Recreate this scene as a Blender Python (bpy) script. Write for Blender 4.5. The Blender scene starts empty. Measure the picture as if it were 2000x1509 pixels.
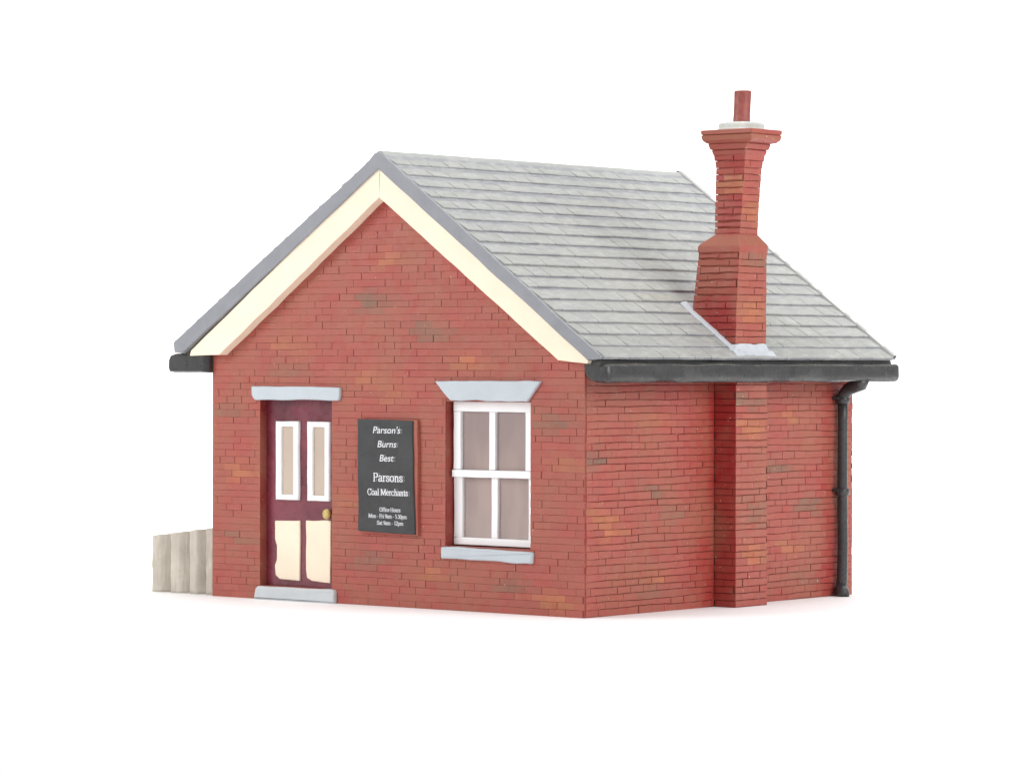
import bpy, bmesh, math, random
from mathutils import Vector, Matrix, noise

random.seed(7)
SC = bpy.context.scene
COL = SC.collection

# ------------------------------------------------------------------ helpers
def rnd(a, b): return random.uniform(a, b)
def nz(x, y=0.0, z=0.0): return noise.noise(Vector((x, y, z)))

class MB:
    """collects faces with one colour each and links them as ONE mesh object"""
    def __init__(s): s.v = []; s.f = []; s.c = []; s.sm = []
    def vert(s, p): s.v.append(tuple(p)); return len(s.v) - 1
    def face(s, idx, col, smooth=False): s.f.append(tuple(idx)); s.c.append(col); s.sm.append(smooth)
    def poly(s, pts, col, smooth=False): s.face([s.vert(p) for p in pts], col, smooth)
    def box(s, x0, x1, y0, y1, z0, z1, col):
        p = [s.vert((x, y, z)) for z in (z0, z1) for y in (y0, y1) for x in (x0, x1)]
        for q in ((0, 2, 3, 1), (4, 5, 7, 6), (0, 1, 5, 4), (2, 6, 7, 3), (0, 4, 6, 2), (1, 3, 7, 5)):
            s.face([p[i] for i in q], col)
    def rings(s, rings, col, smooth=True, caps=True):
        """rings: list of equally long closed point loops, swept into a skin"""
        ids = [[s.vert(p) for p in r] for r in rings]
        n = len(ids[0])
        for a, b in zip(ids, ids[1:]):
            for i in range(n):
                s.face((a[i], a[(i + 1) % n], b[(i + 1) % n], b[i]), col, smooth)
        if caps:
            s.face(ids[0][::-1], col); s.face(ids[-1], col)
    def tube(s, pts, radii, col, n=20):
        rs = []
        for i, p in enumerate(pts):
            p = Vector(p)
            a = Vector(pts[max(i - 1, 0)]); b = Vector(pts[min(i + 1, len(pts) - 1)])
            t = (b - a).normalized()
            u = t.cross(Vector((0.31, 0.95, 0.05))).normalized(); w = t.cross(u)
            rs.append([p + (u * math.cos(2 * math.pi * k / n) + w * math.sin(2 * math.pi * k / n)) * radii[i] for k in range(n)])
        s.rings(rs, col)
    def build(s, name, mat, parent=None, fix=True):
        me = bpy.data.meshes.new(name)
        me.from_pydata(s.v, [], s.f)
        at = me.attributes.new('Col', 'FLOAT_COLOR', 'FACE')
        for i, c in enumerate(s.c): at.data[i].color = (c[0], c[1], c[2], 1)
        me.polygons.foreach_set('use_smooth', s.sm)
        if fix:
            bm = bmesh.new(); bm.from_mesh(me); bmesh.ops.recalc_face_normals(bm, faces=bm.faces); bm.to_mesh(me); bm.free()
        me.materials.append(mat); me.update()
        o = bpy.data.objects.new(name, me); COL.objects.link(o)
        if parent:
            o.parent = parent; o.matrix_parent_inverse = parent.matrix_world.inverted()
        return o

def resample(outline, seg):
    out = []
    n = len(outline)
    for i in range(n):
        a = outline[i]; b = outline[(i + 1) % n]
        d = math.hypot(b[0] - a[0], b[1] - a[1]); k = max(1, int(d / seg))
        for j in range(k): out.append((a[0] + (b[0] - a[0]) * j / k, a[1] + (b[1] - a[1]) * j / k))
    return out

def slab(mb, outline, yf, yb, bev, col, jit=0.004, seg=0.05, seed=0.0, mp=None, round_=0.0, freq=5.0):
    """hand painted slab: an x-z outline standing from y=yb out to y=yf, eased edges that wander a little"""
    mp = mp or (lambda x, y, z: (x, y, z))
    if round_ > 0:                                   # round the corners off
        n = len(outline); o2 = []
        for i in range(n):
            p = Vector(outline[i]); a = Vector(outline[i - 1]); b = Vector(outline[(i + 1) % n])
            ra = p + (a - p).normalized() * round_; rb = p + (b - p).normalized() * round_
            for t in (0, .33, .67, 1): o2.append(tuple(ra * (1 - t) ** 2 + p * 2 * t * (1 - t) + rb * t * t))
        outline = o2
    pts = resample(outline, seg)
    pts = [(x + jit * nz(x * freq + seed, z * freq, 1.7), z + jit * nz(x * freq, z * freq + seed, 9.1)) for x, z in pts]
    n = len(pts)
    def off(d):
        o = []
        for i in range(n):
            a = Vector(pts[i - 1]); b = Vector(pts[(i + 1) % n]); t = (b - a).normalized()
            o.append((pts[i][0] - t.y * d, pts[i][1] + t.x * d))
        return o
    area = sum(pts[i - 1][0] * pts[i][1] - pts[i][0] * pts[i - 1][1] for i in range(n))
    sg = 1 if area > 0 else -1
    rings = [[mp(x, yb, z) for x, z in pts], [mp(x, yf + bev, z) for x, z in pts],
             [mp(x, yf + bev * .3, z) for x, z in off(sg * bev * .3)], [mp(x, yf, z) for x, z in off(sg * bev)]]
    ids = [[mb.vert(p) for p in r] for r in rings]
    for k, (a, b) in enumerate(zip(ids, ids[1:])):
        for i in range(n): mb.face((a[i], a[(i + 1) % n], b[(i + 1) % n], b[i]), col, k > 0)
    mb.face(ids[-1], col, False); mb.face(ids[0][::-1], col)

# ------------------------------------------------------------------ materials
def newmat(name):
    m = bpy.data.materials.new(name); m.use_nodes = True
    nt = m.node_tree; b = nt.nodes['Principled BSDF']
    return m, nt, b
def nd(nt, t, **kw):
    n = nt.nodes.new(t)
    for k, v in kw.items():
        if k in n.inputs: n.inputs[k].default_value = v
        else: setattr(n, k, v)
    return n
def noise_tex(nt, scale, detail=3, rough=.55, stretch=None):
    tc = nd(nt, 'ShaderNodeTexCoord'); n = nd(nt, 'ShaderNodeTexNoise')
    n.inputs['Scale'].default_value = scale; n.inputs['Detail'].default_value = detail; n.inputs['Roughness'].default_value = rough
    src = tc.outputs['Object']
    if stretch:
        mp = nd(nt, 'ShaderNodeMapping'); mp.inputs['Scale'].default_value = stretch
        nt.links.new(src, mp.inputs['Vector']); src = mp.outputs['Vector']
    nt.links.new(src, n.inputs['Vector'])
    return n
def ramp(nt, src, lo, hi, a=0.0, b=1.0):
    r = nd(nt, 'ShaderNodeMapRange'); r.clamp = True
    for i, v in enumerate((lo, hi, a, b)): r.inputs[i + 1].default_value = v
    nt.links.new(src, r.inputs[0]); return r.outputs[0]
def mix(nt, fac, a, b, mode='MIX'):
    m = nd(nt, 'ShaderNodeMix'); m.data_type = 'RGBA'; m.blend_type = mode
    for sock, v in ((m.inputs[0], fac), (m.inputs[6], a), (m.inputs[7], b)):
        if hasattr(v, 'links'): nt.links.new(v, sock)
        else: sock.default_value = v if isinstance(v, (int, float)) else (*v[:3], 1)
    return m.outputs[2]
def bump(nt, bsdf, src, strength, dist):
    b = nd(nt, 'ShaderNodeBump'); b.inputs['Strength'].default_value = strength; b.inputs['Distance'].default_value = dist
    nt.links.new(src, b.inputs['Height']); nt.links.new(b.outputs[0], bsdf.inputs['Normal'])
def col_attr(nt):
    a = nd(nt, 'ShaderNodeAttribute'); a.attribute_name = 'Col'; return a.outputs['Color']

def brick_material():
    m, nt, b = newmat('painted_brick')
    c = col_attr(nt)
    n1 = noise_tex(nt, 2.1, 4, .6); n2 = noise_tex(nt, 9, 4, .65); n3 = noise_tex(nt, 70, 2)
    c = mix(nt, ramp(nt, n1.outputs[0], .40, .62, 0, .70), c, (.335, .114, .070))       # brown wash rubbed over the red
    c = mix(nt, ramp(nt, n2.outputs[0], .52, .75, 0, .45), c, (.39, .048, .038))        # redder, thicker paint
    c = mix(nt, ramp(nt, n2.outputs[0], .44, .24, 0, .45), c, (.32, .105, .080))
    sp = noise_tex(nt, 46, 1)
    c = mix(nt, ramp(nt, sp.outputs[0], .748, .785, 0, .75), c, (.70, .55, .48))           # tiny paint chips
    nt.links.new(c, b.inputs['Base Color'])
    nt.links.new(ramp(nt, n2.outputs[0], .3, .7, .40, .62), b.inputs['Roughness'])
    b.inputs['Specular IOR Level'].default_value = .45
    bump(nt, b, n3.outputs[0], .35, .006)
    return m

def paint(name, col, var=.12, rough=.5, scale=7, spec=.45, tint=None, bumpd=.003, coat=0, grime=None):
    m, nt, b = newmat(name)
    n1 = noise_tex(nt, scale, 4, .6); n2 = noise_tex(nt, scale * 5, 3)
    dark = tuple(x * (1 - var) for x in col)
    c = mix(nt, ramp(nt, n1.outputs[0], .35, .65), dark, tint or tuple(min(.97, x * (1 + var * .5)) for x in col))
    if grime:
        n4 = noise_tex(nt, scale * 1.7, 5, .7)
        c = mix(nt, ramp(nt, n4.outputs[0], .56, .74, 0, grime[3]), c, grime[:3])
    nt.links.new(c, b.inputs['Base Color'])
    nt.links.new(ramp(nt, n2.outputs[0], .3, .7, max(.05, rough - .1), rough + .1), b.inputs['Roughness'])
    b.inputs['Specular IOR Level'].default_value = spec; b.inputs['Coat Weight'].default_value = coat
    b.inputs['Coat Roughness'].default_value = .25
    bump(nt, b, n2.outputs[0], .4, bumpd)
    return m

def slate_material():
    m, nt, b = newmat('dry_brushed_slate')
    c = col_attr(nt)
    n1 = noise_tex(nt, 1.6, 4, .6); n2 = noise_tex(nt, 22, 4, .7, (1, .35, 1)); n3 = noise_tex(nt, 3.3, 5, .7)
    c = mix(nt, ramp(nt, n1.outputs[0], .35, .7, 0, .35), c, (.40, .402, .375))
    c = mix(nt, ramp(nt, n2.outputs[0], .46, .74, 0, .65), c, (.50, .51, .485))
    c = mix(nt, ramp(nt, n3.outputs[0], .62, .8, 0, .45), c, (.36, .34, .26))
    nt.links.new(c, b.inputs['Base Color']); b.inputs['Roughness'].default_value = .6
    b.inputs['Specular IOR Level'].default_value = .35
    bump(nt, b, n2.outputs[0], .4, .004)
    return m

def vc_material(name, rough=.5, spec=.4):
    m, nt, b = newmat(name)
    nt.links.new(col_attr(nt), b.inputs['Base Color']); b.inputs['Roughness'].default_value = rough
    b.inputs['Specular IOR Level'].default_value = spec
    return m

def pane_material(name, c0, c1, rough=.12):
    m, nt, b = newmat(name)
    n1 = noise_tex(nt, 2.2, 3, .5, (1.6, 1.6, .5))
    nt.links.new(mix(nt, ramp(nt, n1.outputs[0], .35, .65), c0, c1), b.inputs['Base Color'])
    b.inputs['Roughness'].default_value = rough; b.inputs['Specular IOR Level'].default_value = .5
    return m

M_BRICK = brick_material()
M_SLATE = slate_material()
M_CREAM = paint('cream_paint', (.93, .795, .625), .04, .5, 4, .3)
M_GREY = paint('grey_roof_paint', (.265, .27, .295), .08, .5, 5, .4)
M_STONE = paint('pale_blue_grey_paint', (.51, .56, .60), .04, .5, 5, .35)
M_FLASH = paint('flashing_paint', (.53, .56, .60), .08, .5, 9, .3, bumpd=.003, grime=(.42, .43, .44, .4))
M_STEP = paint('pale_grey_step_paint', (.56, .59, .61), .06, .55, 5, .35)
M_BLACK = paint('black_gutter_paint', (.040, .040, .041), .25, .34, 5, .5, grime=(.075, .073, .068, .5))
M_WORN = paint('worn_gutter_paint', (.085, .082, .075), .3, .55, 12, .3, grime=(.22, .21, .18, .7))
M_DOOR = paint('maroon_door_paint', (.155, .018, .034), .3, .30, 2.6, .55, tint=(.215, .036, .058), bumpd=.001, coat=.3)
M_WHITE = paint('white_paint', (.93, .93, .935), .02, .4, 6, .4)
M_SIGN = paint('sign_black_paint', (.040, .041, .043), .2, .5, 6, .45)
M_PRINT = vc_material('sign_print', .6, .2)
M_BRASS = paint('brass_paint', (.62, .47, .16), .15, .3, 20, .6)
M_WPANE = pane_material('window_glazing', (.315, .245, .235), (.42, .325, .295))
M_DPANE = pane_material('door_glazing', (.52, .42, .345), (.58, .48, .39), .25)
def timber_material():
    m, nt, b = newmat('weathered_timber_paint')
    n1 = noise_tex(nt, 5, 4, .6); n2 = noise_tex(nt, 9, 5, .7, (5, 5, .45)); n3 = noise_tex(nt, 14, 3, .6, (.6, .6, 2.5))
    c = mix(nt, ramp(nt, n1.outputs[0], .35, .68), (.50, .45, .385), (.61, .56, .485))
    c = mix(nt, ramp(nt, n2.outputs[0], .50, .72, 0, .55), c, (.36, .32, .26))
    c = mix(nt, ramp(nt, n3.outputs[0], .66, .76, 0, .4), c, (.40, .36, .25))
    nt.links.new(c, b.inputs['Base Color']); b.inputs['Roughness'].default_value = .75; b.inputs['Specular IOR Level'].default_value = .2
    bump(nt, b, n2.outputs[0], .6, .012)
    return m
M_TIMBER = timber_material()
M_FLAUNCH = paint('mortar_paint', (.56, .57, .53), .15, .6, 9, .25, grime=(.52, .50, .38, .5))
M_POT = paint('terracotta_paint', (.27, .055, .045), .2, .45, 9, .45, tint=(.36, .10, .08))

# ------------------------------------------------------------------ sheet the model stands on
def seamless():
    mb = MB(); prof = [(-34, 0), (26, 0)]
    # from the front of the table to the back, then a wide curve up
    ax = Vector((-.633, .774, 0)); sx = Vector((.774, .633, 0)); c0 = Vector((-2, 2, 0))
    line = [(-30, 0), (-12, 0), (0, 0), (12, 0)]
    for k in range(1, 13):
        a = math.radians(90 * k / 12); line.append((12 + 8 * math.sin(a), 8 - 8 * math.cos(a)))
    line.append((20, 22))
    for (d0, z0), (d1, z1) in zip(line, line[1:]):
        mb.poly([c0 + ax * d0 - sx * 34 + Vector((0, 0, z0)), c0 + ax * d0 + sx * 34 + Vector((0, 0, z0)),
                 c0 + ax * d1 + sx * 34 + Vector((0, 0, z1)), c0 + ax * d1 - sx * 34 + Vector((0, 0, z1))], (1, 1, 1), True)
    m, nt, b = newmat('white_sheet'); b.inputs['Base Color'].default_value = (.97, .97, .972, 1); b.inputs['Roughness'].default_value = .6
    b.inputs['Specular IOR Level'].default_value = .15
    o = mb.build('ground', m, None, False)
    bm = bmesh.new(); bm.from_mesh(o.data); bmesh.ops.remove_doubles(bm, verts=bm.verts, dist=1e-4)
    bm.to_mesh(o.data); bm.free()
    o['kind'] = 'structure'
    return o
seamless()

# ------------------------------------------------------------------ brickwork
W, D, H = 4.0, 3.716, 2.02
BH, BL = .0563, .171
RED, ORANGE, DARK = (.368, .082, .062), (.435, .148, .068), (.215, .115, .076)
THICK_SHADE = (.330, .020, .020)                                              # thick glossy red, also painting shade into corners, under eaves, on chimney faces
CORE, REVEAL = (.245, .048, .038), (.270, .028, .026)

def brick_col(jit=.06):
    k = 1 + rnd(-jit, jit); h = rnd(-.006, .010)
    return (RED[0] * k, (RED[1] + h) * k, (RED[2] + h * .6) * k)

def bricks(mb, mp, z0, rows, ufn, dep, gz, gu, seed, patches=(), holes=(), inset=.004, wob=.006, L=BL, h=BH, sharp=.5, shade_wash=None):
    """courses of single bricks standing proud of a wall core; mp(u, z, out) -> point"""
    spots = []
    for (pu, pz, c) in patches:
        k = int((pz - z0) / h); st = -(k % 2) * L / 2
        i0 = math.floor((pu - st) / L)
        spots += [(pu, k, c, rnd(.5, .85)), (pu + rnd(-.10, .10), k - 1, c, rnd(.6, 1)), (pu + rnd(.08, .14), k - 1, c, rnd(.5, .9)), (pu - .17, k, c, .22), (pu + .17, k, c, .25), (pu, k + 1, c, .2), (pu + .25, k - 1, c, .25)]
        if random.random() < .5: spots.append((pu + rnd(-.05, .12), k - 2, c, .45))
    for k in range(rows):
        zb, zt = z0 + k * h, z0 + (k + 1) * h; zm = (zb + zt) / 2
        u0, u1 = ufn(zm)
        if u1 - u0 < .02: continue
        st = -(k % 2) * L / 2 + rnd(-.012, .012) + nz(seed, k * .7) * .02
        i = math.floor((u0 - st) / L)
        while st + i * L < u1:
            spans = [(max(u0, st + i * L + rnd(-.008, .008)), min(u1, st + (i + 1) * L))]
            for (ha, hb, hz0, hz1) in holes:
                if hz0 < zm < hz1:
                    ns = []
                    for a, b in spans:
                        if b <= ha or a >= hb: ns.append((a, b)); continue
                        if a < ha: ns.append((a, ha))
                        if b > hb: ns.append((hb, b))
                    spans = ns
            for a, b in spans:
                if b - a < .022: continue
                um = (a + b) / 2
                col = brick_col()
                if shade_wash:
                    t_ = shade_wash(um, zm); col = tuple(col[q] * (1 - t_) + THICK_SHADE[q] * t_ for q in range(3))
                for (pu, pk, c, w) in spots:
                    if pk == k and a - .01 <= pu <= b + .01:
                        j = rnd(.85, 1.12); col = tuple(col[q] * (1 - w) + c[q] * j * w for q in range(3))
                gl = max(.06, min(1.3, sharp + 1.3 * nz(um * .9 + seed, k * .83, 3.3) + .5 * nz(um * 4.0, k * 1.9, seed)))
                gv = max(.03, min(1.0, sharp - .5 + .8 * nz(um * 3.1, k * 1.7, seed)))
                def wz(u, kk): return wob * nz(u * 2.2 + seed, kk * 3.7, .5) + wob * .35 * nz(u * 11, kk * 2.3, seed)
                d = dep * (1 + rnd(-.12, .12)); g = gz * gl / 2; gg = gu * gv / 2
                n = max(1, int((b - a) / .06))
                us = [a + gg + (b - a - 2 * gg) * q / n for q in range(n + 1)]
                base = [(u, zb + wz(u, k) + g * .5) for u in us] + [(u, zt + wz(u, k + 1) - g * .5) for u in reversed(us)]
                iv = inset
                top = [(min(max(u, us[0] + iv * .35), us[-1] - iv * .35), zb + wz(u, k) + g + iv * .5 + rnd(-.001, .001)) for u in us] + \
                      [(min(max(u, us[0] + iv * .35), us[-1] - iv * .35), zt + wz(u, k + 1) - g - iv * .5 + rnd(-.001, .001)) for u in reversed(us)]
                tl = rnd(-.06, .06)
                cr = (0, n, n + 1, 2 * n + 1)
                bi = [mb.vert(mp(u, z, d * .74 if q in cr else -.001)) for q, (u, z) in enumerate(base)]
                ti = [mb.vert(mp(u, z, d * (1 + tl * (1 if q >= len(us) else -1)))) for q, (u, z) in enumerate(top)]
                mb.face(ti, col)
                for q in range(len(bi)):
                    r = (q + 1) % len(bi); mb.face((bi[q], bi[r], ti[r], ti[q]), col)
            i += 1

# root of the building
house = bpy.data.objects.new('brick_building', None); COL.objects.link(house)
house.location = (-2, 1.858, 0); house.empty_display_size = .5
house['label'] = 'small red brick office building with grey slate roof, tall chimney, maroon door and sash window'
house['category'] = 'building'
bpy.context.view_layer.update()

DOOR = (-3.447, -2.638, .112, 1.664)
WIN = (-1.412, -.538, .512, 1.668)
OR, DK = ORANGE, DARK
front_patches = [(-2.03, 2.84, OR), (-3.12, 2.14, OR), (-2.2, 1.86, OR), (-2.08, 1.79, OR), (-3.69, 1.12, OR), (-2.49, .85, OR), (-.24, 1.19, OR),
                 (-1.6, .30, OR), (-.39, .15, OR), (-.33, .12, OR), (-1.2, 2.02, OR),
                 (-2.26, 2.53, DK), (-2.2, 2.5, DK), (-1.66, 2.30, DK), (-1.58, 2.22, DK), (-3.17, 1.96, DK), (-3.82, 1.60, DK), (-3.70, .54, DK),
                 (-.42, 1.53, DK), (-2.26, .44, DK), (-.75, .27, DK)]
side_patches = [(.79, 1.54, OR), (.15, .82, OR), (.28, .71, OR), (.88, .30, OR), (2.76, 1.54, OR), (2.72, .48, OR),
                (.15, 1.29, DK), (.84, 1.0, DK), (1.08, .79, DK), (2.53, 1.14, DK), (3.06, .79, DK), (2.95, .2, DK), (.85, .2, DK)]

RL, RA, RR = (-4.352, 2.146), (-2.03, 3.672), (.258, 2.012)        # roof: left eave, ridge, right eave (x, z of the upper edge)
def roof_z(x):
    a, b = (RL, RA) if x < RA[0] else (RA, RR)
    return a[1] + (b[1] - a[1]) * (x - a[0]) / (b[0] - a[0])
def gable_u(z):
    if z < 2.06: return (-4.0, 0.0)
    return (max(-4.0, RL[0] + (z + .22 - RL[1]) * (RA[0] - RL[0]) / (RA[1] - RL[1])),
            min(0.0, RR[0] + (z + .22 - RR[1]) * (RA[0] - RR[0]) / (RA[1] - RR[1])))

wall = MB()
FD, SD = .0048, .0112
def wall_core():
    y0, y1 = FD, .13
    b = lambda x0, x1, z0, z1, c=CORE: wall.box(x0, x1, y0, y1, z0, z1, c)
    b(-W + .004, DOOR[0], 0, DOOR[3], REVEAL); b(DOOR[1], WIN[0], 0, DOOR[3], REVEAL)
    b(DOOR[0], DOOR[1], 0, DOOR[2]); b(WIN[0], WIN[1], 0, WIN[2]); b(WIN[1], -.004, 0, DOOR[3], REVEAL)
    b(-W + .004, -.004, DOOR[3] + .0005, 2.0)
    for ya, yb in ((FD, .13), (D - .13, D - SD)):                       # gables
        p = [(-W + .004, 2.0), (-.004, 2.0), (-.004, roof_z(-.004) - .06), (RA[0], RA[1] - .06), (-W + .004, roof_z(-W) - .06)]
        f = [wall.vert((x, ya, z)) for x, z in p]; r = [wall.vert((x, yb, z)) for x, z in p]
        wall.face(f, CORE); wall.face(r[::-1], CORE)
        for i in range(5): wall.face((f[i], f[(i + 1) % 5], r[(i + 1) % 5], r[i]), CORE)
    wall.box(-W + .004, -.004, D - .13, D - SD, 0, 2.0, CORE)
    wall.box(-.13, -SD, .13, D - .13, 0, 2.06, CORE)
    wall.box(-W + SD, -W + .13, .13, D - .13, 0, 2.14, CORE)
wall_core()
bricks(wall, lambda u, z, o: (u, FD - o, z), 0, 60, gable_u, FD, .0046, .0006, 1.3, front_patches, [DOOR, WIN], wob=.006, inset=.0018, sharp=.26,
       shade_wash=lambda u, z: max(0, 1 - abs(roof_z(u) - .36 - z) / .16) * .45 if z > 2 else 0)  # shade under the bargeboards painted into the brick colour
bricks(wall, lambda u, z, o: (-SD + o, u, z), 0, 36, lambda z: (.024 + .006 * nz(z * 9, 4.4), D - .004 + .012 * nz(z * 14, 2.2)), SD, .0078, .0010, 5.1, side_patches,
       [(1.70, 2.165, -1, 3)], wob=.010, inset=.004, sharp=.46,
       shade_wash=lambda u, z: max(max(0, min(1, 1.15 - (1.70 - u) / .36)) * .95 * (u < 1.72), max(0, 1 - abs(u - 3.37) / .16) * .95, max(0, (z - 1.66) / .2) * .5 * (u > .5)))  # deep red blend paints shade beside breast and pipe and under the gutter
bricks(wall, lambda u, z, o: (-W + SD - o, u, z), 0, 37, lambda z: (.004, D - .004), SD, .0125, .008, 8.7, wob=.010)
bricks(wall, lambda u, z, o: (u, D - SD + o, z), 0, 60, gable_u, SD, .0125, .008, 11.9, wob=.010)
wall_o = wall.build('wall', M_BRICK, house)

# chimney breast on the side wall, and the stack above the eaves
br = MB()
BX, BY0, BY1 = .21, 1.712, 2.152
br.box(-SD, BX - .012, BY0 + .012, BY1 - .012, 0, 1.90, CORE)
bricks(br, lambda u, z, o: (BX - .012 + o, u, z), 0, 33, lambda z: (BY0 + .005 * nz(z * 12, 1), BY1 + .005 * nz(z * 12, 6)), .012, .0095, .0012, 21.0,
       [(1.94, 1.47, OR), (1.86, 1.50, OR), (1.98, .43, OR), (1.9, .47, OR), (1.85, 1.74, DK), (1.95, .85, DK), (2.02, .74, DK)], wob=.008, sharp=.65)
bricks(br, lambda u, z, o: (u, BY0 + .012 - o, z), 0, 33, lambda z: (-.012, BX), .012, .008, .0012, 23.0, wob=.006, sharp=.55, shade_wash=lambda u, z: .95)
bricks(br, lambda u, z, o: (u, BY1 - .012 + o, z), 0, 33, lambda z: (-.012, BX), .012, .010, .006, 27.0, wob=.006, sharp=.6)
br.build('chimney_breast', M_BRICK, house)

PROF = [(1.90, -.255, .200, 1.715, 2.150), (2.43, -.238, .200, 1.730, 2.146), (2.875, -.203, .202, 1.765, 2.150)]
UP = [(3.020, -.083, .163, 1.820, 2.078), (3.255, -.088, .180, 1.832, 2.070), (3.565, -.078, .206, 1.828, 2.074), (3.67, -.092, .226, 1.812, 2.092)]
def interp(P, z):
    for a, b in zip(P, P[1:]):
        if z <= b[0]: break
    t = max(0, min(1, (z - a[0]) / (b[0] - a[0]))); return tuple(a[i] + (b[i] - a[i]) * t for i in range(1, 5))
st = MB()
def ring(z, e, r=.012, jit=0.0):
    x0, x1, y0, y1 = e; p = []
    for cx, cy, a0 in ((x1 - r, y0 + r, -90), (x1 - r, y1 - r, 0), (x0 + r, y1 - r, 90), (x0 + r, y0 + r, 180)):
        for k in range(3):
            a = math.radians(a0 + 45 * k); p.append((cx + r * math.cos(a) + rnd(-jit, jit), cy + r * math.sin(a) + rnd(-jit, jit), z + rnd(-jit, jit)))
    return p
def grow(e, d): return (e[0] - d, e[1] + d, e[2] - d, e[3] + d)
def loft(P, dg, seed, patches, faces=('f', 's', 'b', 'l')):
    core = [ring(z, grow(e, -dg)) for z, *e in [(p[0],) + tuple(p[1:]) for p in P]]
    st.rings([ring(p[0], grow(p[1:], -dg)) for p in P], CORE)
    z0 = P[0][0]; rows = int(round((P[-1][0] - z0) / BH)); hh = (P[-1][0] - z0) / rows
    wv = lambda z: .006 * nz(z * 15, seed)
    for f in faces:
        if f == 'f': mp = lambda u, z, o: (u, interp(P, z)[2] + dg - o + wv(z), z); uf = lambda z: (interp(P, z)[0] + wv(z + 3), interp(P, z)[1] + wv(z + 1))
        if f == 'b': mp = lambda u, z, o: (u, interp(P, z)[3] - dg + o, z); uf = lambda z: (interp(P, z)[0], interp(P, z)[1])
        if f == 's': mp = lambda u, z, o: (interp(P, z)[1] - dg + o + wv(z + 1), u, z); uf = lambda z: (interp(P, z)[2] + wv(z), interp(P, z)[3] + wv(z + 2))
        if f == 'l': mp = lambda u, z, o: (interp(P, z)[0] + dg - o + wv(z + 3), u, z); uf = lambda z: (interp(P, z)[2], interp(P, z)[3])
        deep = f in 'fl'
        bricks(st, mp, z0, rows, uf, dg, (.017 if deep else .009), .0025, seed + ord(f), [q[1:] for q in patches if q[0] == f], inset=.006, wob=.005, h=hh, sharp=.75 if deep else .5, L=.19, shade_wash=(lambda u, z: .88) if deep else None)  # front and left faces tinted darker red, their shade put into the colour
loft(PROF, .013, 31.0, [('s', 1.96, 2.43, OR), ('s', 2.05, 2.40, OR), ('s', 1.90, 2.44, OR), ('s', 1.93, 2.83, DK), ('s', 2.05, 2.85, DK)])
def skin(P, cols, r=.014, jit=.0015):
    rs = [ring(p[0], p[1:], r, jit) for p in P]; ids = [[st.vert(q) for q in rr] for rr in rs]
    for k, (a, b) in enumerate(zip(ids, ids[1:])):
        for i in range(12): st.face((a[i], a[(i + 1) % 12], b[(i + 1) % 12], b[i]), cols[k], i % 3 != 2)
    st.face(ids[0][::-1], CORE); st.face(ids[-1], cols[-1])
R1, R2 = (.35, .070, .056), (.33, .100, .060)
skin([(2.868, -.200, .200, 1.768, 2.148), (2.878, -.212, .210, 1.756, 2.160), (2.925, -.212, .212, 1.756, 2.162), (2.945, -.196, .206, 1.768, 2.150),
      (3.012, -.094, .172, 1.812, 2.086), (3.024, -.084, .163, 1.822, 2.076)], [R1, R1, R2, R2, R1])
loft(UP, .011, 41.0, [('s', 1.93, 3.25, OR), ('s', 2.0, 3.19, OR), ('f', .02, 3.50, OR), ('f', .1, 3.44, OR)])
e = UP[-1][1:]
skin([(3.660, *grow(e, -.008)), (3.668, *grow(e, .004)), (3.700, *grow(e, .014)), (3.706, *grow(e, .006)), (3.712, *grow(e, .022)), (3.752, *grow(e, .034)), (3.758, *grow(e, .030)),
      (3.764, -.138, .306, 1.765, 2.138), (3.785, -.160, .334, 1.745, 2.156), (3.822, -.168, .344, 1.738, 2.164), (3.828, -.158, .334, 1.748, 2.154), (3.834, -.168, .343, 1.738, 2.163), (3.862, -.170, .345, 1.736, 2.165), (3.868, -.160, .336, 1.745, 2.156)],
     [R1, R1, CORE, R1, R1, CORE, R1, R1, R2, CORE, R2, R1, R1], .010, .0012)
stack = st.build('chimney', M_BRICK, house)

fl = MB()
def disc(mb, cx, cy, prof, col, n=36, wob=.0):
    mb.rings([[(cx + (r + wob * nz(3 * math.cos(a), 3 * math.sin(a), z)) * math.cos(a), cy + (r + wob * nz(3 * math.cos(a), 3 * math.sin(a), z + 2)) * math.sin(a), z) for a in [2 * math.pi * k / n for k in range(n)]] for r, z in prof], col)
disc(fl, .088, 1.95, [(.196, 3.862), (.203, 3.872), (.190, 3.880), (.186, 3.886), (.188, 3.908), (.180, 3.922), (.150, 3.931), (.06, 3.940)], (1, 1, 1), wob=.02)
fl.build('flaunching', M_FLAUNCH, stack)
po = MB()
pot_ax = lambda z: .088 + (z - 3.92) * .055
po.rings([[(pot_ax(z) + r * math.cos(a), 1.95 + r * math.sin(a), z) for a in [2 * math.pi * k / 28 for k in range(28)]]
          for r, z in [(.073, 3.925), (.0705, 3.945), (.0685, 4.0), (.069, 4.1), (.071, 4.176), (.069, 4.186), (.062, 4.190), (.047, 4.188), (.044, 4.16), (.044, 4.03)]], (1, 1, 1))
po.build('chimney_pot', M_POT, stack)

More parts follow.
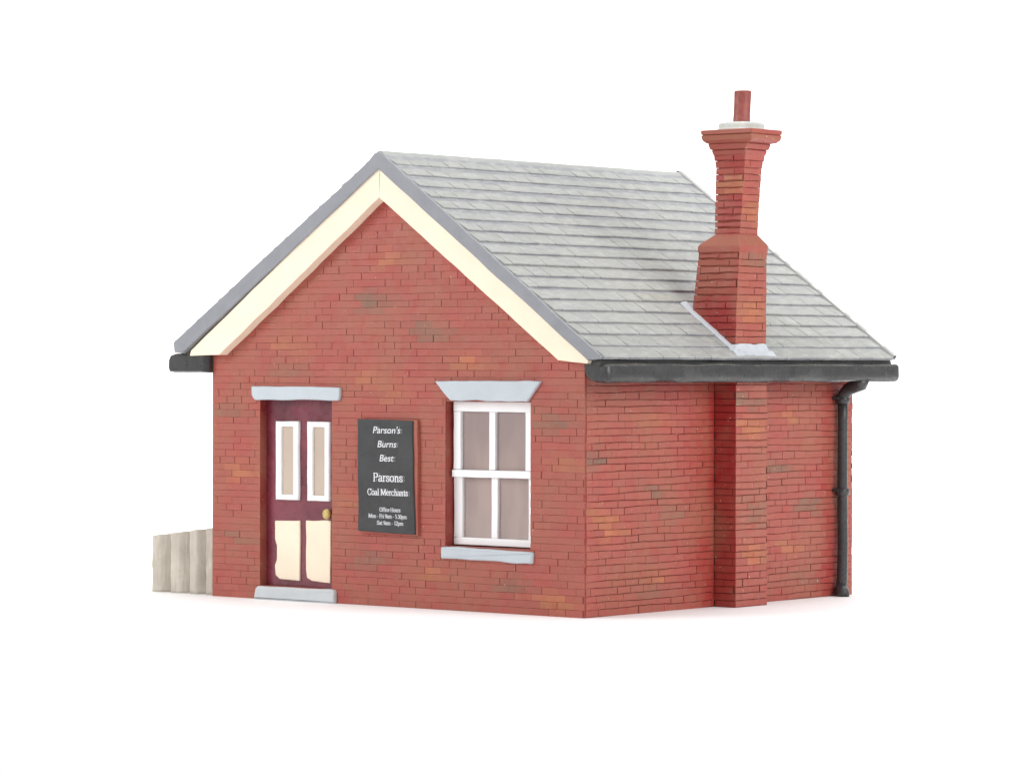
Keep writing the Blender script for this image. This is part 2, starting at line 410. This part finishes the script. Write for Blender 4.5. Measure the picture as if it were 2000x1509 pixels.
# lead flashing round the stack
SL = (RR[1] - RA[1]) / (RR[0] - RA[0])
NR = Vector((-SL, 0, 1)).normalized()                                  # normal of the right slope
def on_roof(x, y, up): return Vector((x, y, roof_z(x))) + NR * up
fs = MB()
def strip(xa, xb, ya, yb, h0, h1, n=14):
    """painted plate lying down the slope"""
    rs = []
    for k in range(n + 1):
        x = xa + (xb - xa) * k / n; w = .010 * nz(x * 9, 3.0, ya); q = .006 * nz(x * 13, 8)
        rs.append([on_roof(x, ya + w, -.02), on_roof(x, ya + w, h0 + q), on_roof(x, ya + .012 + w, h0 + .012 + q), on_roof(x, yb, h1), on_roof(x, yb, -.02)])
    fs.rings(rs, (1, 1, 1), False)
strip(-.345, .205, 1.684, 1.755, .016, .040)
strip(-.345, -.245, 1.70, 2.19, .014, .030, 4)
strip(-.30, .20, 2.140, 2.185, .030, .014)
ap = []                                                                # apron over the outer face
for k in range(13):
    y = 1.668 + (2.215 - 1.668) * k / 12; e1 = .014 * nz(y * 9, 1.2); e2 = .014 * nz(y * 7, 5.2)
    inside = 1.70 < y < 2.16
    ap.append([(.17, y, 2.01), (.248 + e2, y, 2.022), (.252 + e2, y, 2.034 + .4 * e1), (.224, y, 2.066), (.216, y, (2.128 if inside else 2.075) + e1), (.17, y, (2.128 if inside else 2.085) + e1)])
fs.rings(ap, (1, 1, 1), False)
fs.build('flashing', M_FLASH, stack)

# ------------------------------------------------------------------ roof
rf = MB()
YF, YB, TH = -.12, 3.985, .125
GREY = (.265, .27, .295)
prof = [(RL[0] + .012, RL[1] - .085), RL]
prof += [(RA[0] - .11, roof_z(RA[0] - .11)), (RA[0] - .04, RA[1] - .008), (RA[0], RA[1]), (RA[0] + .03, RA[1] - .010)]
prof += [(.242, 2.0236), (.236, 2.006), (.20, 2.000), (.12, 1.996), (RA[0], RA[1] - TH - .01), (RL[0] + .10, RL[1] - .095)]
slab(rf, prof, YF, YB, .007, GREY, .007, .10, 2.0, freq=3)
S_R = math.hypot(RR[0] - RA[0], RR[1] - RA[1]); S_L = math.hypot(RL[0] - RA[0], RL[1] - RA[1])
def slates(E, nrows, seed):
    A = Vector((RA[0], 0, RA[1])); Ev = Vector((E[0], 0, E[1])); t = (Ev - A); S = t.length; t.normalize()
    nrm = Vector((-t.z, 0, t.x)); 
    if nrm.z < 0: nrm = -nrm
    P = lambda s, y, o: A + t * s + nrm * o + Vector((0, y, 0))
    s0 = .035; c = (S - s0 + .004) / nrows; WD = .212
    for k in range(nrows):
        sa, sb = s0 + k * c - .012, s0 + (k + 1) * c
        y = YF + .030 + rnd(0, .006); first = True
        yo = -(k % 2) * WD * .5 + rnd(-.02, .02)
        edges = [YF + .030 + .010 * nz(k * 2.1, seed)]
        q = YF + .04 + yo + WD
        while q < YB - .10:
            if q > edges[0] + .05: edges.append(q + rnd(-.014, .014))
            q += WD
        edges.append(YB - .045)
        low = k >= nrows - 2
        for a, b in zip(edges, edges[1:]):
            v = rnd(-.016, .016) - (.03 if low else 0); g = rnd(.0010, .0032)
            dirt = 0
            if E is RR: dirt = max(0, 1 - math.hypot(((a + b) / 2 - 1.45) / .55, (sb - 2.05) / .30)) * .4
            colr = (.338 + v, .341 + v, .330 + v + rnd(-.008, .004))
            colr = tuple(colr[q_] * (1 - dirt) + (.33, .30, .215)[q_] * dirt for q_ in range(3))
            r0, r1 = rnd(.018, .023), rnd(.018, .023)
            if low: r0 *= .8; r1 *= .8
            w = lambda yy: .007 * nz(yy * 2.3, k * 3.1, seed) + .0035 * nz(yy * 12, k * 1.3, seed)
            j0, j1 = rnd(-.002, .002), rnd(-.002, .002)
            pts = [P(sa, a + g, .001), P(sa, b - g, .001), P(sb + w(b) + j1 - .004, b - g, r1), P(sb + w(a) + j0 - .004, a + g, r0)]
            low_ = [P(sb + w(a) + j0, a + g, r0 - .006), P(sb + w(b) + j1, b - g, r1 - .006)]
            bot = [P(sb + w(a) + j0 + .001, a + g, -.01), P(sb + w(b) + j1 + .001, b - g, -.01)]
            top = [P(sa, a + g, -.01), P(sa, b - g, -.01)]
            i = [rf.vert(p) for p in pts + low_ + bot + top]
            rf.face((i[0], i[1], i[2], i[3]), colr)
            rf.face((i[3], i[2], i[5], i[4]), tuple(min(.8, x * 1.18) for x in colr))       # dry brushed arris
            rf.face((i[4], i[5], i[7], i[6]), (.225, .228, .25)); rf.face((i[0], i[3], i[4], i[6], i[8]), (.30, .305, .295)); rf.face((i[1], i[9], i[7], i[5], i[2]), (.30, .305, .295))
            rf.face((i[0], i[8], i[9], i[1]), colr)
    # raised verge at the far end, paint rubbed off along its edge
    n = 40; rs = []; 
    for k in range(n + 1):
        s = .0 + (S - .002) * k / n; h = .036 + .003 * nz(s * 9, seed)
        rs.append([P(s, YB - .046, -.01), P(s, YB - .044, h - .006), P(s, YB - .036, h), P(s, YB - .008, h), P(s, YB - .001, h - .008), P(s, YB - .001, -.01)])
    ids = [[rf.vert(p) for p in r] for r in rs]
    for k, (a, b) in enumerate(zip(ids, ids[1:])):
        worn = nz(k * .9, seed, 4.4) > .12
        for i in range(5): rf.face((a[i], a[i + 1], b[i + 1], b[i]), (.72, .71, .67) if worn and i in (1, 2) else (.44, .44, .44))
slates(RR, 18, 3.0); slates(RL, 18, 13.0)
roof = rf.build('roof', M_SLATE, house)
# the smooth grey paint on the cut edge of the roof
roof.data.materials.append(M_GREY)
for p in roof.data.polygons:
    c = [roof.data.vertices[v].co for v in p.vertices]
    if all(v.y < YF + .024 for v in c): p.material_index = 1
# raised cap along the ridge
rc = MB(); rs = []
for k in range(41):
    y = YF + .02 + (YB - .03 - YF) * k / 40; j = .004 * nz(y * 4, 6)
    rs.append([(RA[0] - .06, y, roof_z(RA[0] - .06) - .004), (RA[0] - .03, y, RA[1] + .002 + j), (RA[0], y, RA[1] + .014 + j), (RA[0] + .028, y, RA[1] + .001 + j), (RA[0] + .05, y, roof_z(RA[0] + .05) + .012 + j), (RA[0] + .05, y, roof_z(RA[0] + .05) - .01), (RA[0], y, RA[1] - .03)])
rc.rings(rs, (.36, .365, .355), False)
rc.build('ridge_cap', M_SLATE, roof)

def bargeboard(pts, seed):
    mb = MB(); slab(mb, pts, -.100, .012, .004, (1, 1, 1), .006, .05, seed, freq=6)
    return mb.build('bargeboard', M_CREAM, house)
bargeboard([(-2.052, 3.552), (-2.0301, 3.558), (-2.0301, 3.310), (-3.830, 2.036), (-4.170, 2.030), (-4.16, 2.075)], 1.0)
bargeboard([(-2.0299, 3.558), (-2.01, 3.545), (.112, 1.990), (.100, 1.966), (-.185, 1.996), (-2.0299, 3.302)], 5.0)

# ------------------------------------------------------------------ gutters and downpipe
def gutter(profile, y0, y1, seed):
    """solid cast gutter, closed and rounded at both ends"""
    mb = MB(); cx = sum(p[0] for p in profile) / len(profile); cz = sum(p[1] for p in profile) / len(profile)
    rs = []; n = 60
    ys = [(y0, .80), (y0 + .010, .92), (y0 + .03, .99)] + [(y0 + .05 + (y1 - y0 - .1) * k / n, 1.0) for k in range(n + 1)] + [(y1 - .03, .985), (y1 - .010, .92), (y1, .80)]
    for y, s in ys:
        r = []
        for i, (x, z) in enumerate(profile):
            sh = -.07 * (x / .3) * (x > 0) * max(0, 1 - (y - y0) / .3); yy = y + sh
            r.append((cx + (x - cx) * s + .005 * nz(y * 2.5, i * .9, seed) * (s > .99), yy, cz + (z - cz) * s + (.008 * nz(y * 2.5, i * .7, seed + 5) + .003 * nz(y * 9, i * .9, seed)) * (s > .99)))
        rs.append(r)
    mb.rings(rs, (1, 1, 1), True)
    o = mb.build('gutter', M_BLACK, house)
    o.data.materials.append(M_WORN)
    for p in o.data.polygons:
        if p.normal.z > .55 or (p.normal.z < -.3 and p.center.x > .27 and nz(p.center.y * 5, seed) > .1): p.material_index = 1
    bv = o.modifiers.new('soft', 'EDGE_SPLIT'); bv.split_angle = math.radians(42)
    return o
gutter([(.004, 2.004), (.10, 2.004), (.213, 2.003), (.216, 1.952), (.258, 1.950), (.270, 1.964), (.290, 1.966), (.303, 1.952), (.306, 1.86), (.300, 1.836), (.282, 1.822), (.22, 1.818), (.14, 1.822), (.07, 1.842), (.02, 1.885), (.004, 1.91)], -.035, 3.995, 2.0)
gutter([(-3.99, 2.046), (-4.38, 2.050), (-4.435, 2.035), (-4.458, 1.995), (-4.460, 1.925), (-4.448, 1.895), (-4.40, 1.888), (-3.995, 1.888)], -.085, 4.0, 9.0)

dp = MB(); PX, PY = .062, 3.475
PZ = [.03, .10, .22, .45, .70, .90, 1.2, 1.5, 1.66]
dp.tube([(PX + .006 * nz(z * 2, 1), PY + .018 * nz(z * 1.3, 4) - .05 * max(0, .35 - z), z) for z in PZ], [.047, .046, .045, .045, .044, .044, .043, .043, .044], (1, 1, 1))
dp.tube([(PX, PY, 1.64), (PX + .004, PY, 1.70), (PX + .05, PY + .005, 1.755), (PX + .12, PY + .01, 1.785), (PX + .165, PY + .01, 1.80), (PX + .18, PY + .01, 1.85)], [.052, .054, .055, .060, .068, .072], (1, 1, 1))
for z, r in ((1.665, .058), (.885, .057), (.045, .060)):
    y = PY + .018 * nz(z * 1.3, 4) - .05 * max(0, .35 - z)
    dp.tube([(PX, y, z - .034), (PX, y, z - .026), (PX, y, z), (PX, y, z + .026), (PX, y, z + .034)], [r * .8, r, r * 1.04, r, r * .8], (1, 1, 1))
dp.tube([(PX + .05, PY - .06, .0), (PX + .045, PY - .055, .02), (PX, PY - .035, .085)], [.050, .056, .05], (1, 1, 1))
pipe = dp.build('downpipe', M_BLACK, house)
for z in (.90, 1.68):
    wb = MB(); wb.box(-.006, PX, PY - .075, PY + .075, z - .012, z + .012, (1, 1, 1))
    wb.build('pipe_bracket', M_BLACK, pipe)

# ------------------------------------------------------------------ door
dr = MB()
dr.box(DOOR[0] + .001, DOOR[1] - .001, .078, .126, DOOR[2] + .001, DOOR[3] - .001, (1, 1, 1))
door = dr.build('door', M_DOOR, house)
for n, (x0, x1) in enumerate(((-3.322, -3.062), (-2.966, -2.711))):
    z0, z1 = .831, 1.486
    fr = MB(); fx = .066
    # frame as one ring of four mitred bars
    o = [(x0, z0), (x1, z0), (x1, z1), (x0, z1)]; i_ = [(x0 + fx, z0 + .045), (x1 - fx * .9, z0 + .045), (x1 - fx * .9, z1 - .045), (x0 + fx, z1 - .045)]
    OO = resample(o, .05); 
    def lerp_inner(p):
        u = (p[0] - x0) / (x1 - x0); v = (p[1] - z0) / (z1 - z0)
        return (i_[0][0] + u * (i_[1][0] - i_[0][0]), i_[0][1] + v * (i_[3][1] - i_[0][1]))
    wv = lambda p: (p[0] + .005 * nz(p[0] * 6, p[1] * 6, n), p[1] + .005 * nz(p[0] * 6, p[1] * 6, n + 7))
    r0 = [wv(p) for p in OO]; r3 = [lerp_inner(p) for p in OO]
    mid = lambda t: [(a[0] + (b[0] - a[0]) * t, a[1] + (b[1] - a[1]) * t) for a, b in zip(r0, r3)]
    rings_ = [[(p[0], .080, p[1]) for p in r0], [(p[0], .058, p[1]) for p in r0], [(p[0], .050, p[1]) for p in mid(.14)], [(p[0], .050, p[1]) for p in mid(.75)], [(p[0], .056, p[1]) for p in r3], [(p[0], .076, p[1]) for p in r3]]
    ids = [[fr.vert(p) for p in r] for r in rings_]; m_ = len(OO)
    for a, b in zip(ids, ids[1:]):
        for q in range(m_): fr.face((a[q], a[(q + 1) % m_], b[(q + 1) % m_], b[q]), (1, 1, 1), True)
    fr.build('glazing_frame', M_WHITE, door)
    gp = MB(); gp.box(i_[0][0] - .006, i_[1][0] + .006, .070, .0775, i_[0][1] - .006, i_[3][1] + .006, (1, 1, 1)); gp.build('glass', M_DPANE, door)
for n, o in enumerate(([(-3.338, .655), (-3.338, .50), (-3.316, .45), (-3.314, .33), (-3.336, .28), (-3.331, .200), (-3.286, .170), (-3.054, .160), (-3.054, .662)],
                       [(-2.984, .668), (-2.984, .26), (-2.971, .190), (-2.916, .168), (-2.714, .158), (-2.708, .672)])):
    pn = MB(); slab(pn, o, .062, .079, .006, (1, 1, 1), .006, .04, n * 3.0, freq=7, round_=.010); pn.build('panel', M_CREAM, door)
kn = MB()
cx, cz = -2.728, .727
kn.rings([[(cx + r * math.cos(a), y, cz + 1.12 * r * math.sin(a)) for a in [2 * math.pi * k / 24 for k in range(24)]] for r, y in [(.020, .080), (.020, .062), (.034, .054), (.040, .040), (.036, .024), (.022, .014), (.006, .011)]], (1, 1, 1))
kn.build('handle', M_BRASS, door)
ln = MB(); slab(ln, [(-3.528, 1.778), (-3.521, 1.70), (-3.488, 1.665), (-2.542, 1.664), (-2.530, 1.70), (-2.532, 1.772)], -.028, .02, .010, (1, 1, 1), .007, .05, 4.0, round_=.014)
ln.build('lintel', M_STONE, door)
sp = MB(); slab(sp, [(-3.492, .001), (-2.584, .001), (-2.582, .100), (-2.60, .1105), (-3.445, .1105), (-3.473, .09)], -.036, .075, .012, (1, 1, 1), .004, .06, 6.0, round_=.010)
sp.build('door_step', M_STEP, door)

# ------------------------------------------------------------------ sash window
wn = MB()
def bar(x0, x1, z0, z1, y0, y1, jit=.003, sd=0.0): slab(wn, [(x0, z0), (x1, z0), (x1, z1), (x0, z1)], y0, y1, .006, (1, 1, 1), jit, .06, sd)
X0, X1 = -1.404, -.548
# upper sash hangs in front of the lower one
U0, U1 = .068, .104
bar(X0 + .016, X1, 1.585, 1.667, U0, U1, sd=1); bar(X0 + .010, X1, 1.064, 1.122, U0 - .012, U1, sd=2)
bar(X0 + .016, X0 + .090, 1.1225, 1.5845, U0 + .001, U1, sd=3); bar(-.647, X1, 1.1225, 1.5845, U0 + .001, U1, sd=4); bar(-1.018, -.955, 1.1225, 1.5845, U0 + .002, U1, sd=5)
L0, L1 = .090, .124
bar(X0 + .004, X1, .520, .580, L0, L1, sd=6); bar(X0 + .004, X0 + .092, .5805, 1.0635, L0 + .001, L1, sd=7); bar(-.632, X1, .5805, 1.0635, L0 + .001, L1, sd=8); bar(-1.012, -.948, .5805, 1.0635, L0 + .002, L1, sd=9)
win = wn.build('window', M_WHITE, house)
gp = MB(); gp.box(X0 + .01, X1 - .01, .098, .103, 1.10, 1.60, (1, 1, 1)); gp.box(X0 + .02, X1 - .01, .117, .122, .56, 1.085, (1, 1, 1)); gp.build('pane', M_WPANE, win)
ln = MB(); slab(ln, [(-1.504, 1.828), (-1.347, 1.676), (-.557, 1.668), (-.421, 1.834)], -.028, .02, .010, (1, 1, 1), .010, .05, 2.0, freq=6)
ln.build('lintel', M_STONE, win)
sl = MB(); slab(sl, [(-1.440, .510), (-1.440, .412), (-.500, .398), (-.496, .494)], -.026, .098, .014, (1, 1, 1), .009, .05, 8.0, freq=6, round_=.016)
sl.build('sill', M_STONE, win)

# ------------------------------------------------------------------ sign on the front wall
sign = bpy.data.objects.new('notice_board', None); COL.objects.link(sign); sign.location = (-2.02, 0, 1.06)
sign['label'] = 'black coal merchants notice board with white lettering on the brick wall between door and window'
sign['category'] = 'sign'
bpy.context.view_layer.update()
bk = MB(); slab(bk, [(-2.318, .590), (-1.690, .582), (-1.695, 1.516), (-2.322, 1.520)], -.030, .012, .006, brick_col(), .006, .05, 3.0)
bk.v = [(x + .010, y, z) for x, y, z in bk.v]
bk.build('backing', M_BRICK, sign)
bd = MB(); slab(bd, [(-2.322, .604), (-1.712, .594), (-1.738, 1.508), (-2.330, 1.516)], -.044, -.0295, .008, (1, 1, 1), .006, .05, 5.0)
bd.v = [(x + .011, y, z) for x, y, z in bd.v]
board = bd.build('board', M_SIGN, sign)

# lettering: serif glyphs drawn as pen strokes, sans ones from the built-in font
def arc(cx, cy, rx, ry, a0, a1, n=12): return [(cx + rx * math.cos(math.radians(a0 + (a1 - a0) * k / n)), cy + ry * math.sin(math.radians(a0 + (a1 - a0) * k / n))) for k in range(n + 1)]
def serif(x, y, w=.085): return [(x - w, y), (x + w, y)]
X = .46                                                                # x height, cap height = .68
def stem(x, y0, y1, s0=True, s1=True, half=False):
    r = [[(x, y0), (x, y1)]]
    if s0: r.append(serif(x, y0))
    if s1: r.append([(x - .11, y1), (x, y1)] if half else serif(x, y1))
    return r
G = {
 'P': (.56, stem(.14, 0, .68) + [[(.14, .68), (.30, .68)] + arc(.30, .51, .19, .17, 90, -90) + [(.14, .34)]]),
 'a': (.44, [arc(.20, .33, .14, .13, 160, 0) + [(.34, .07), (.40, .0), (.44, .03)], [(.34, .28), (.18, .23)] + arc(.16, .115, .11, .115, 100, 300) + [(.34, .10)]]),
 'r': (.36, stem(.13, 0, X, True, True, True) + [[(.13, .30), (.20, .42), (.28, X), (.34, .43)]]),
 's': (.38, [[(.32, .34)] + arc(.19, .345, .12, .115, 20, 200) + [(.26, .20)] + arc(.19, .115, .13, .115, 30, -160) + [(.05, .15)]]),
 'o': (.48, [arc(.24, .23, .19, .23, 0, 360, 24)]),
 'n': (.50, stem(.12, 0, X, True, True, True) + stem(.38, 0, .30, True, False) + [[(.12, .32), (.20, .42), (.27, X), (.34, .42), (.38, .30)]]),
 'C': (.66, [[(.58, .68), (.58, .50)], [(.58, .52)] + arc(.36, .34, .29, .34, 40, 320, 20), [(.58, .12), (.59, .17)]]),
 'l': (.26, stem(.13, 0, .70, True, True, True)),
 'i': (.26, stem(.13, 0, X, True, True, True) + [[(.11, .62), (.15, .66)]]),
 'M': (.86, stem(.13, 0, .68) + stem(.73, 0, .68) + [[(.13, .68), (.42, .05)], [(.42, .05), (.73, .68)], [(.16, .68), (.45, .05)]]),
 'e': (.44, [[(.05, .25), (.38, .25)] + arc(.22, .24, .17, .22, 5, 300, 16) + [(.39, .09)]]),
 'c': (.44, [arc(.23, .23, .19, .23, 45, 310, 16) + [(.40, .09)]]),
 'h': (.50, stem(.12, 0, .70, True, True, True) + stem(.38, 0, .30, True, False) + [[(.12, .32), (.20, .42), (.27, X), (.34, .42), (.38, .30)]]),
 't': (.30, [[(.13, .58), (.13, .10), (.18, .0), (.28, .06)], [(.02, X), (.27, X)]]),
 'O': (.72, [arc(.36, .34, .30, .34, 0, 360, 28)]),
 'f': (.32, stem(.13, 0, .58, True, False) + [[(.13, .58), (.18, .69), (.27, .70), (.31, .65)], [(.03, X), (.28, X)]]),
 'H': (.74, stem(.14, 0, .68) + stem(.60, 0, .68) + [[(.14, .35), (.60, .35)]]),
 'u': (.50, stem(.12, .12, X, False, True, True) + stem(.38, 0, X, True, True, True) + [[(.12, .14), (.17, .03), (.25, .0), (.32, .04), (.38, .14)]]),
 'm': (.76, stem(.12, 0, X, True, True, True) + stem(.38, 0, .30, True, False) + stem(.64, 0, .30, True, False) + [[(.12, .32), (.20, .42), (.27, X), (.34, .42), (.38, .30)], [(.38, .32), (.46, .42), (.53, X), (.60, .42), (.64, .30)]]),
 'p': (.50, stem(.12, -.20, X, True, True, True) + [[(.12, .34)] + arc(.27, .23, .16, .22, 110, -110) + [(.12, .08)]]),
 'F': (.54, stem(.14, 0, .68) + [[(.14, .68), (.50, .68), (.50, .56)], [(.14, .36), (.38, .36)], [(.38, .28), (.38, .44)]]),
 'S': (.50, [[(.41, .62), (.42, .50)], [(.42, .54)] + arc(.24, .51, .16, .17, 30, 220) + [(.32, .30)] + arc(.24, .17, .18, .17, 30, -150), [(.06, .20), (.06, .04)]]),
 '9': (.44, [arc(.22, .46, .16, .20, 0, 360, 20), [(.38, .48), (.37, .28), (.25, .06), (.10, 0)]]),
 '5': (.44, [[(.36, .68), (.14, .68), (.10, .38)] + arc(.20, .21, .18, .21, 100, -130)]),
 '3': (.44, [arc(.20, .52, .14, .16, 150, -80) + arc(.20, .18, .17, .18, 80, -150)]),
 '0': (.44, [arc(.22, .34, .17, .34, 0, 360, 22)]),
 '1': (.40, stem(.21, 0, .68, True, False) + [[(.10, .58), (.21, .68)]]),
 '2': (.44, [arc(.21, .50, .16, .18, 160, -30) + [(.05, .0), (.38, .0), (.40, .10)]]),
 '.': (.22, [[(.09, .02), (.13, .06)]]), '-': (.32, [[(.04, .23), (.27, .23)]]), ' ': (.24, []),
}
def serif_line(mb, text, cx, zbase, width, cap, y, col, thick=.055, thin=.026):
    adv = sum(G[c][0] for c in text); sx = width / adv; sz = cap / .68; x = cx - width / 2
    for ch in text:
        w, strokes = G[ch]
        for pl in strokes:
            for (ax, az), (bx, bz) in zip(pl, pl[1:]):
                p, q = Vector((x + ax * sx, zbase + az * sz)), Vector((x + bx * sx, zbase + bz * sz))
                d = q - p
                if d.length < 1e-6: continue
                d.normalize(); hw = (thin + (thick - thin) * abs(d.y)) * .64 * sz; n = Vector((-d.y, d.x)) * hw; e = d * hw * .35
                yy = y + rnd(-.0002, .0002)
                mb.poly([(p.x - n.x - e.x, yy, p.y - n.y - e.y), (q.x - n.x + e.x, yy, q.y - n.y + e.y), (q.x + n.x + e.x, yy, q.y + n.y + e.y), (p.x + n.x - e.x, yy, p.y + n.y - e.y)], col)
        x += w * sx
def sans_line(mb, text, cx, zbase, width, cap, y, col):
    cu = bpy.data.curves.new('tmp_text', 'FONT'); cu.body = text; cu.size = 1; cu.shear = .18; cu.offset = .004; cu.resolution_u = 4
    ob = bpy.data.objects.new('tmp_text', cu); COL.objects.link(ob); dg = bpy.context.evaluated_depsgraph_get()
    me = ob.evaluated_get(dg).to_mesh(); vs = [v.co.copy() for v in me.vertices]; fc = [tuple(p.vertices) for p in me.polygons]
    x0, x1 = min(v.x for v in vs), max(v.x for v in vs); h = .69
    ids = [mb.vert((cx - width / 2 + (v.x - x0) * width / (x1 - x0), y, zbase + v.y * cap / h)) for v in vs]
    for f in fc: mb.face([ids[i] for i in f], col)
    ob.evaluated_get(dg).to_mesh_clear(); bpy.data.objects.remove(ob); bpy.data.curves.remove(cu)
lt = MB()
WH, GH = (.80, .80, .83), (.19, .195, .21)
for dx, dz, y, col in ((.022, .001, -.0455, GH), (0, 0, -.0475, WH)):      # printed twice, slightly out of register
    for text, cx, zb, w, cap in (("Parson's", -2.010, 1.403, .296, .054), ('Burns', -2.007, 1.290, .202, .053), ('Best', -2.010, 1.177, .152, .053)):
        sans_line(lt, text, cx + dx, zb + dz, w, cap, y, col)
    for text, cx, zb, w, cap in (('Parsons', -1.997, 1.014, .322, .066), ('Coal Merchants', -2.000, .902, .436, .050)):
        serif_line(lt, text, cx + dx, zb + dz, w, cap, y, col, .085, .040)
    k = .4
    for text, cx, zb, w, cap in (('Office Hours', -1.975, .771, .225, .031), ('Mon - Fri 9am - 5.30pm', -2.000, .718, .412, .031), ('Sat 9am - 12pm', -1.972, .664, .284, .031)):
        serif_line(lt, text, cx + dx * k, zb, w, cap, y, tuple(c * .9 for c in col), .090, .055)
lt.v = [(x + .013, y, z) for x, y, z in lt.v]
lt.build('lettering', M_PRINT, board, False)

# ------------------------------------------------------------------ timber fence left of the building
fb = MB()
edges = [-4.805, -4.580, -4.352, -4.155, -3.995]
ftop = lambda x: .482 + (x + 4.805) * .121
for n, (a, b) in enumerate(zip(edges, edges[1:])):
    m = 16; zs = [0, .03, .06, .10, .14, .18, .22, .26, .30, .34, .38, .42, .44, 1.0]
    cols = []
    for k in range(m + 1):
        u = k / m; x = a + .003 + (b - a - .006) * u
        yy = .070 + (.095 * max(0, (u - .48) / .52) ** 1.2) + (.012 * (1 - u / .08) if u < .08 else 0)
        col_ = []
        for z in zs:
            zz = min(z, ftop(x) - .004 * (1 - abs(2 * u - 1)) ) if z < 1 else ftop(x) + .006 * nz(x * 20, n)
            if z == .44: zz = ftop(x) - .012
            col_.append((x + .006 * nz(zz * 7, n * 3.3) * (u > .3), yy + .009 * nz(x * 14, zz * 9, n) + .006 * nz(x * 40, zz * 30, n), zz))
        cols.append(col_)
    ids = [[fb.vert(p) for p in c] for c in cols]
    bk_ = [[fb.vert((c[0][0], .165, 0)), fb.vert((c[-1][0], .165, c[-1][2]))] for c in cols]
    for k in range(m):
        for j in range(len(zs) - 1): fb.face((ids[k][j], ids[k + 1][j], ids[k + 1][j + 1], ids[k][j + 1]), (1, 1, 1), True)
        fb.face((ids[k][-1], ids[k + 1][-1], bk_[k + 1][1], bk_[k][1]), (1, 1, 1)); fb.face((bk_[k][0], bk_[k][1], bk_[k + 1][1], bk_[k + 1][0]), (1, 1, 1))
        fb.face((ids[k][0], bk_[k][0], bk_[k + 1][0], ids[k + 1][0]), (1, 1, 1))
    fb.face(ids[0] + bk_[0][::-1], (1, 1, 1)); fb.face(ids[-1][::-1] + bk_[-1], (1, 1, 1))
fence = fb.build('timber_fence', M_TIMBER)
fence['label'] = 'low pale timber plank fence standing against the left side of the brick building'
fence['category'] = 'fence'

# ------------------------------------------------------------------ light: white studio, two big soft lamps
w = bpy.data.worlds.new('World'); SC.world = w; w.use_nodes = True
bg = w.node_tree.nodes['Background']; bg.inputs[0].default_value = (1, 1, 1, 1); bg.inputs[1].default_value = .55
def area(name, loc, target, size, power, col=(1, 1, 1)):
    l = bpy.data.lights.new(name, 'AREA'); l.shape = 'SQUARE'; l.size = size; l.energy = power; l.color = col
    o = bpy.data.objects.new(name, l); COL.objects.link(o); o.location = loc
    o.rotation_euler = (Vector(target) - Vector(loc)).to_track_quat('-Z', 'Y').to_euler(); return o
area('softbox', (-9.5, -11, 8), (-2, 1, 1.4), 8, 1150)
area('softbox', (13, 1.5, 8), (-1, 2, 1.4), 9, 1250)
area('backdrop_fill', (-8, 4, 9.5), (-13, 14, 2), 5, 1500)  # added pair of lamps that whitens the backdrop behind the building
area('backdrop_fill', (2, 9, 9.5), (-3, 19, 2), 5, 1500)
area('overhead_softbox', (-1.5, 2, 13), (-2, 2, 0), 9, 900)

# ------------------------------------------------------------------ camera
cam = bpy.data.cameras.new('Camera'); co = bpy.data.objects.new('Camera', cam); COL.objects.link(co)
yw, pt, rl = -.6861, -.0063, .0016
fwd = Vector((math.sin(yw) * math.cos(pt), math.cos(yw) * math.cos(pt), math.sin(pt)))
right = Vector((math.cos(yw), -math.sin(yw), 0)); up = right.cross(fwd)
Rv = right * math.cos(rl) + up * math.sin(rl); Uv = up * math.cos(rl) - right * math.sin(rl)
m = Matrix((( Rv.x, Uv.x, -fwd.x, 16.5201), (Rv.y, Uv.y, -fwd.y, -21.063), (Rv.z, Uv.z, -fwd.z, 1.9597), (0, 0, 0, 1)))
co.matrix_world = m
cam.sensor_width = 36; cam.sensor_fit = 'HORIZONTAL'; cam.lens = 6762.1458 / 2000 * 36; cam.clip_end = 500
SC.camera = co
vs = SC.view_settings
vs.view_transform = 'Standard'; vs.look = 'None'; vs.exposure = 0; vs.gamma = 1; vs.use_curve_mapping = False
SC.cycles.max_bounces = 8; SC.cycles.diffuse_bounces = 5
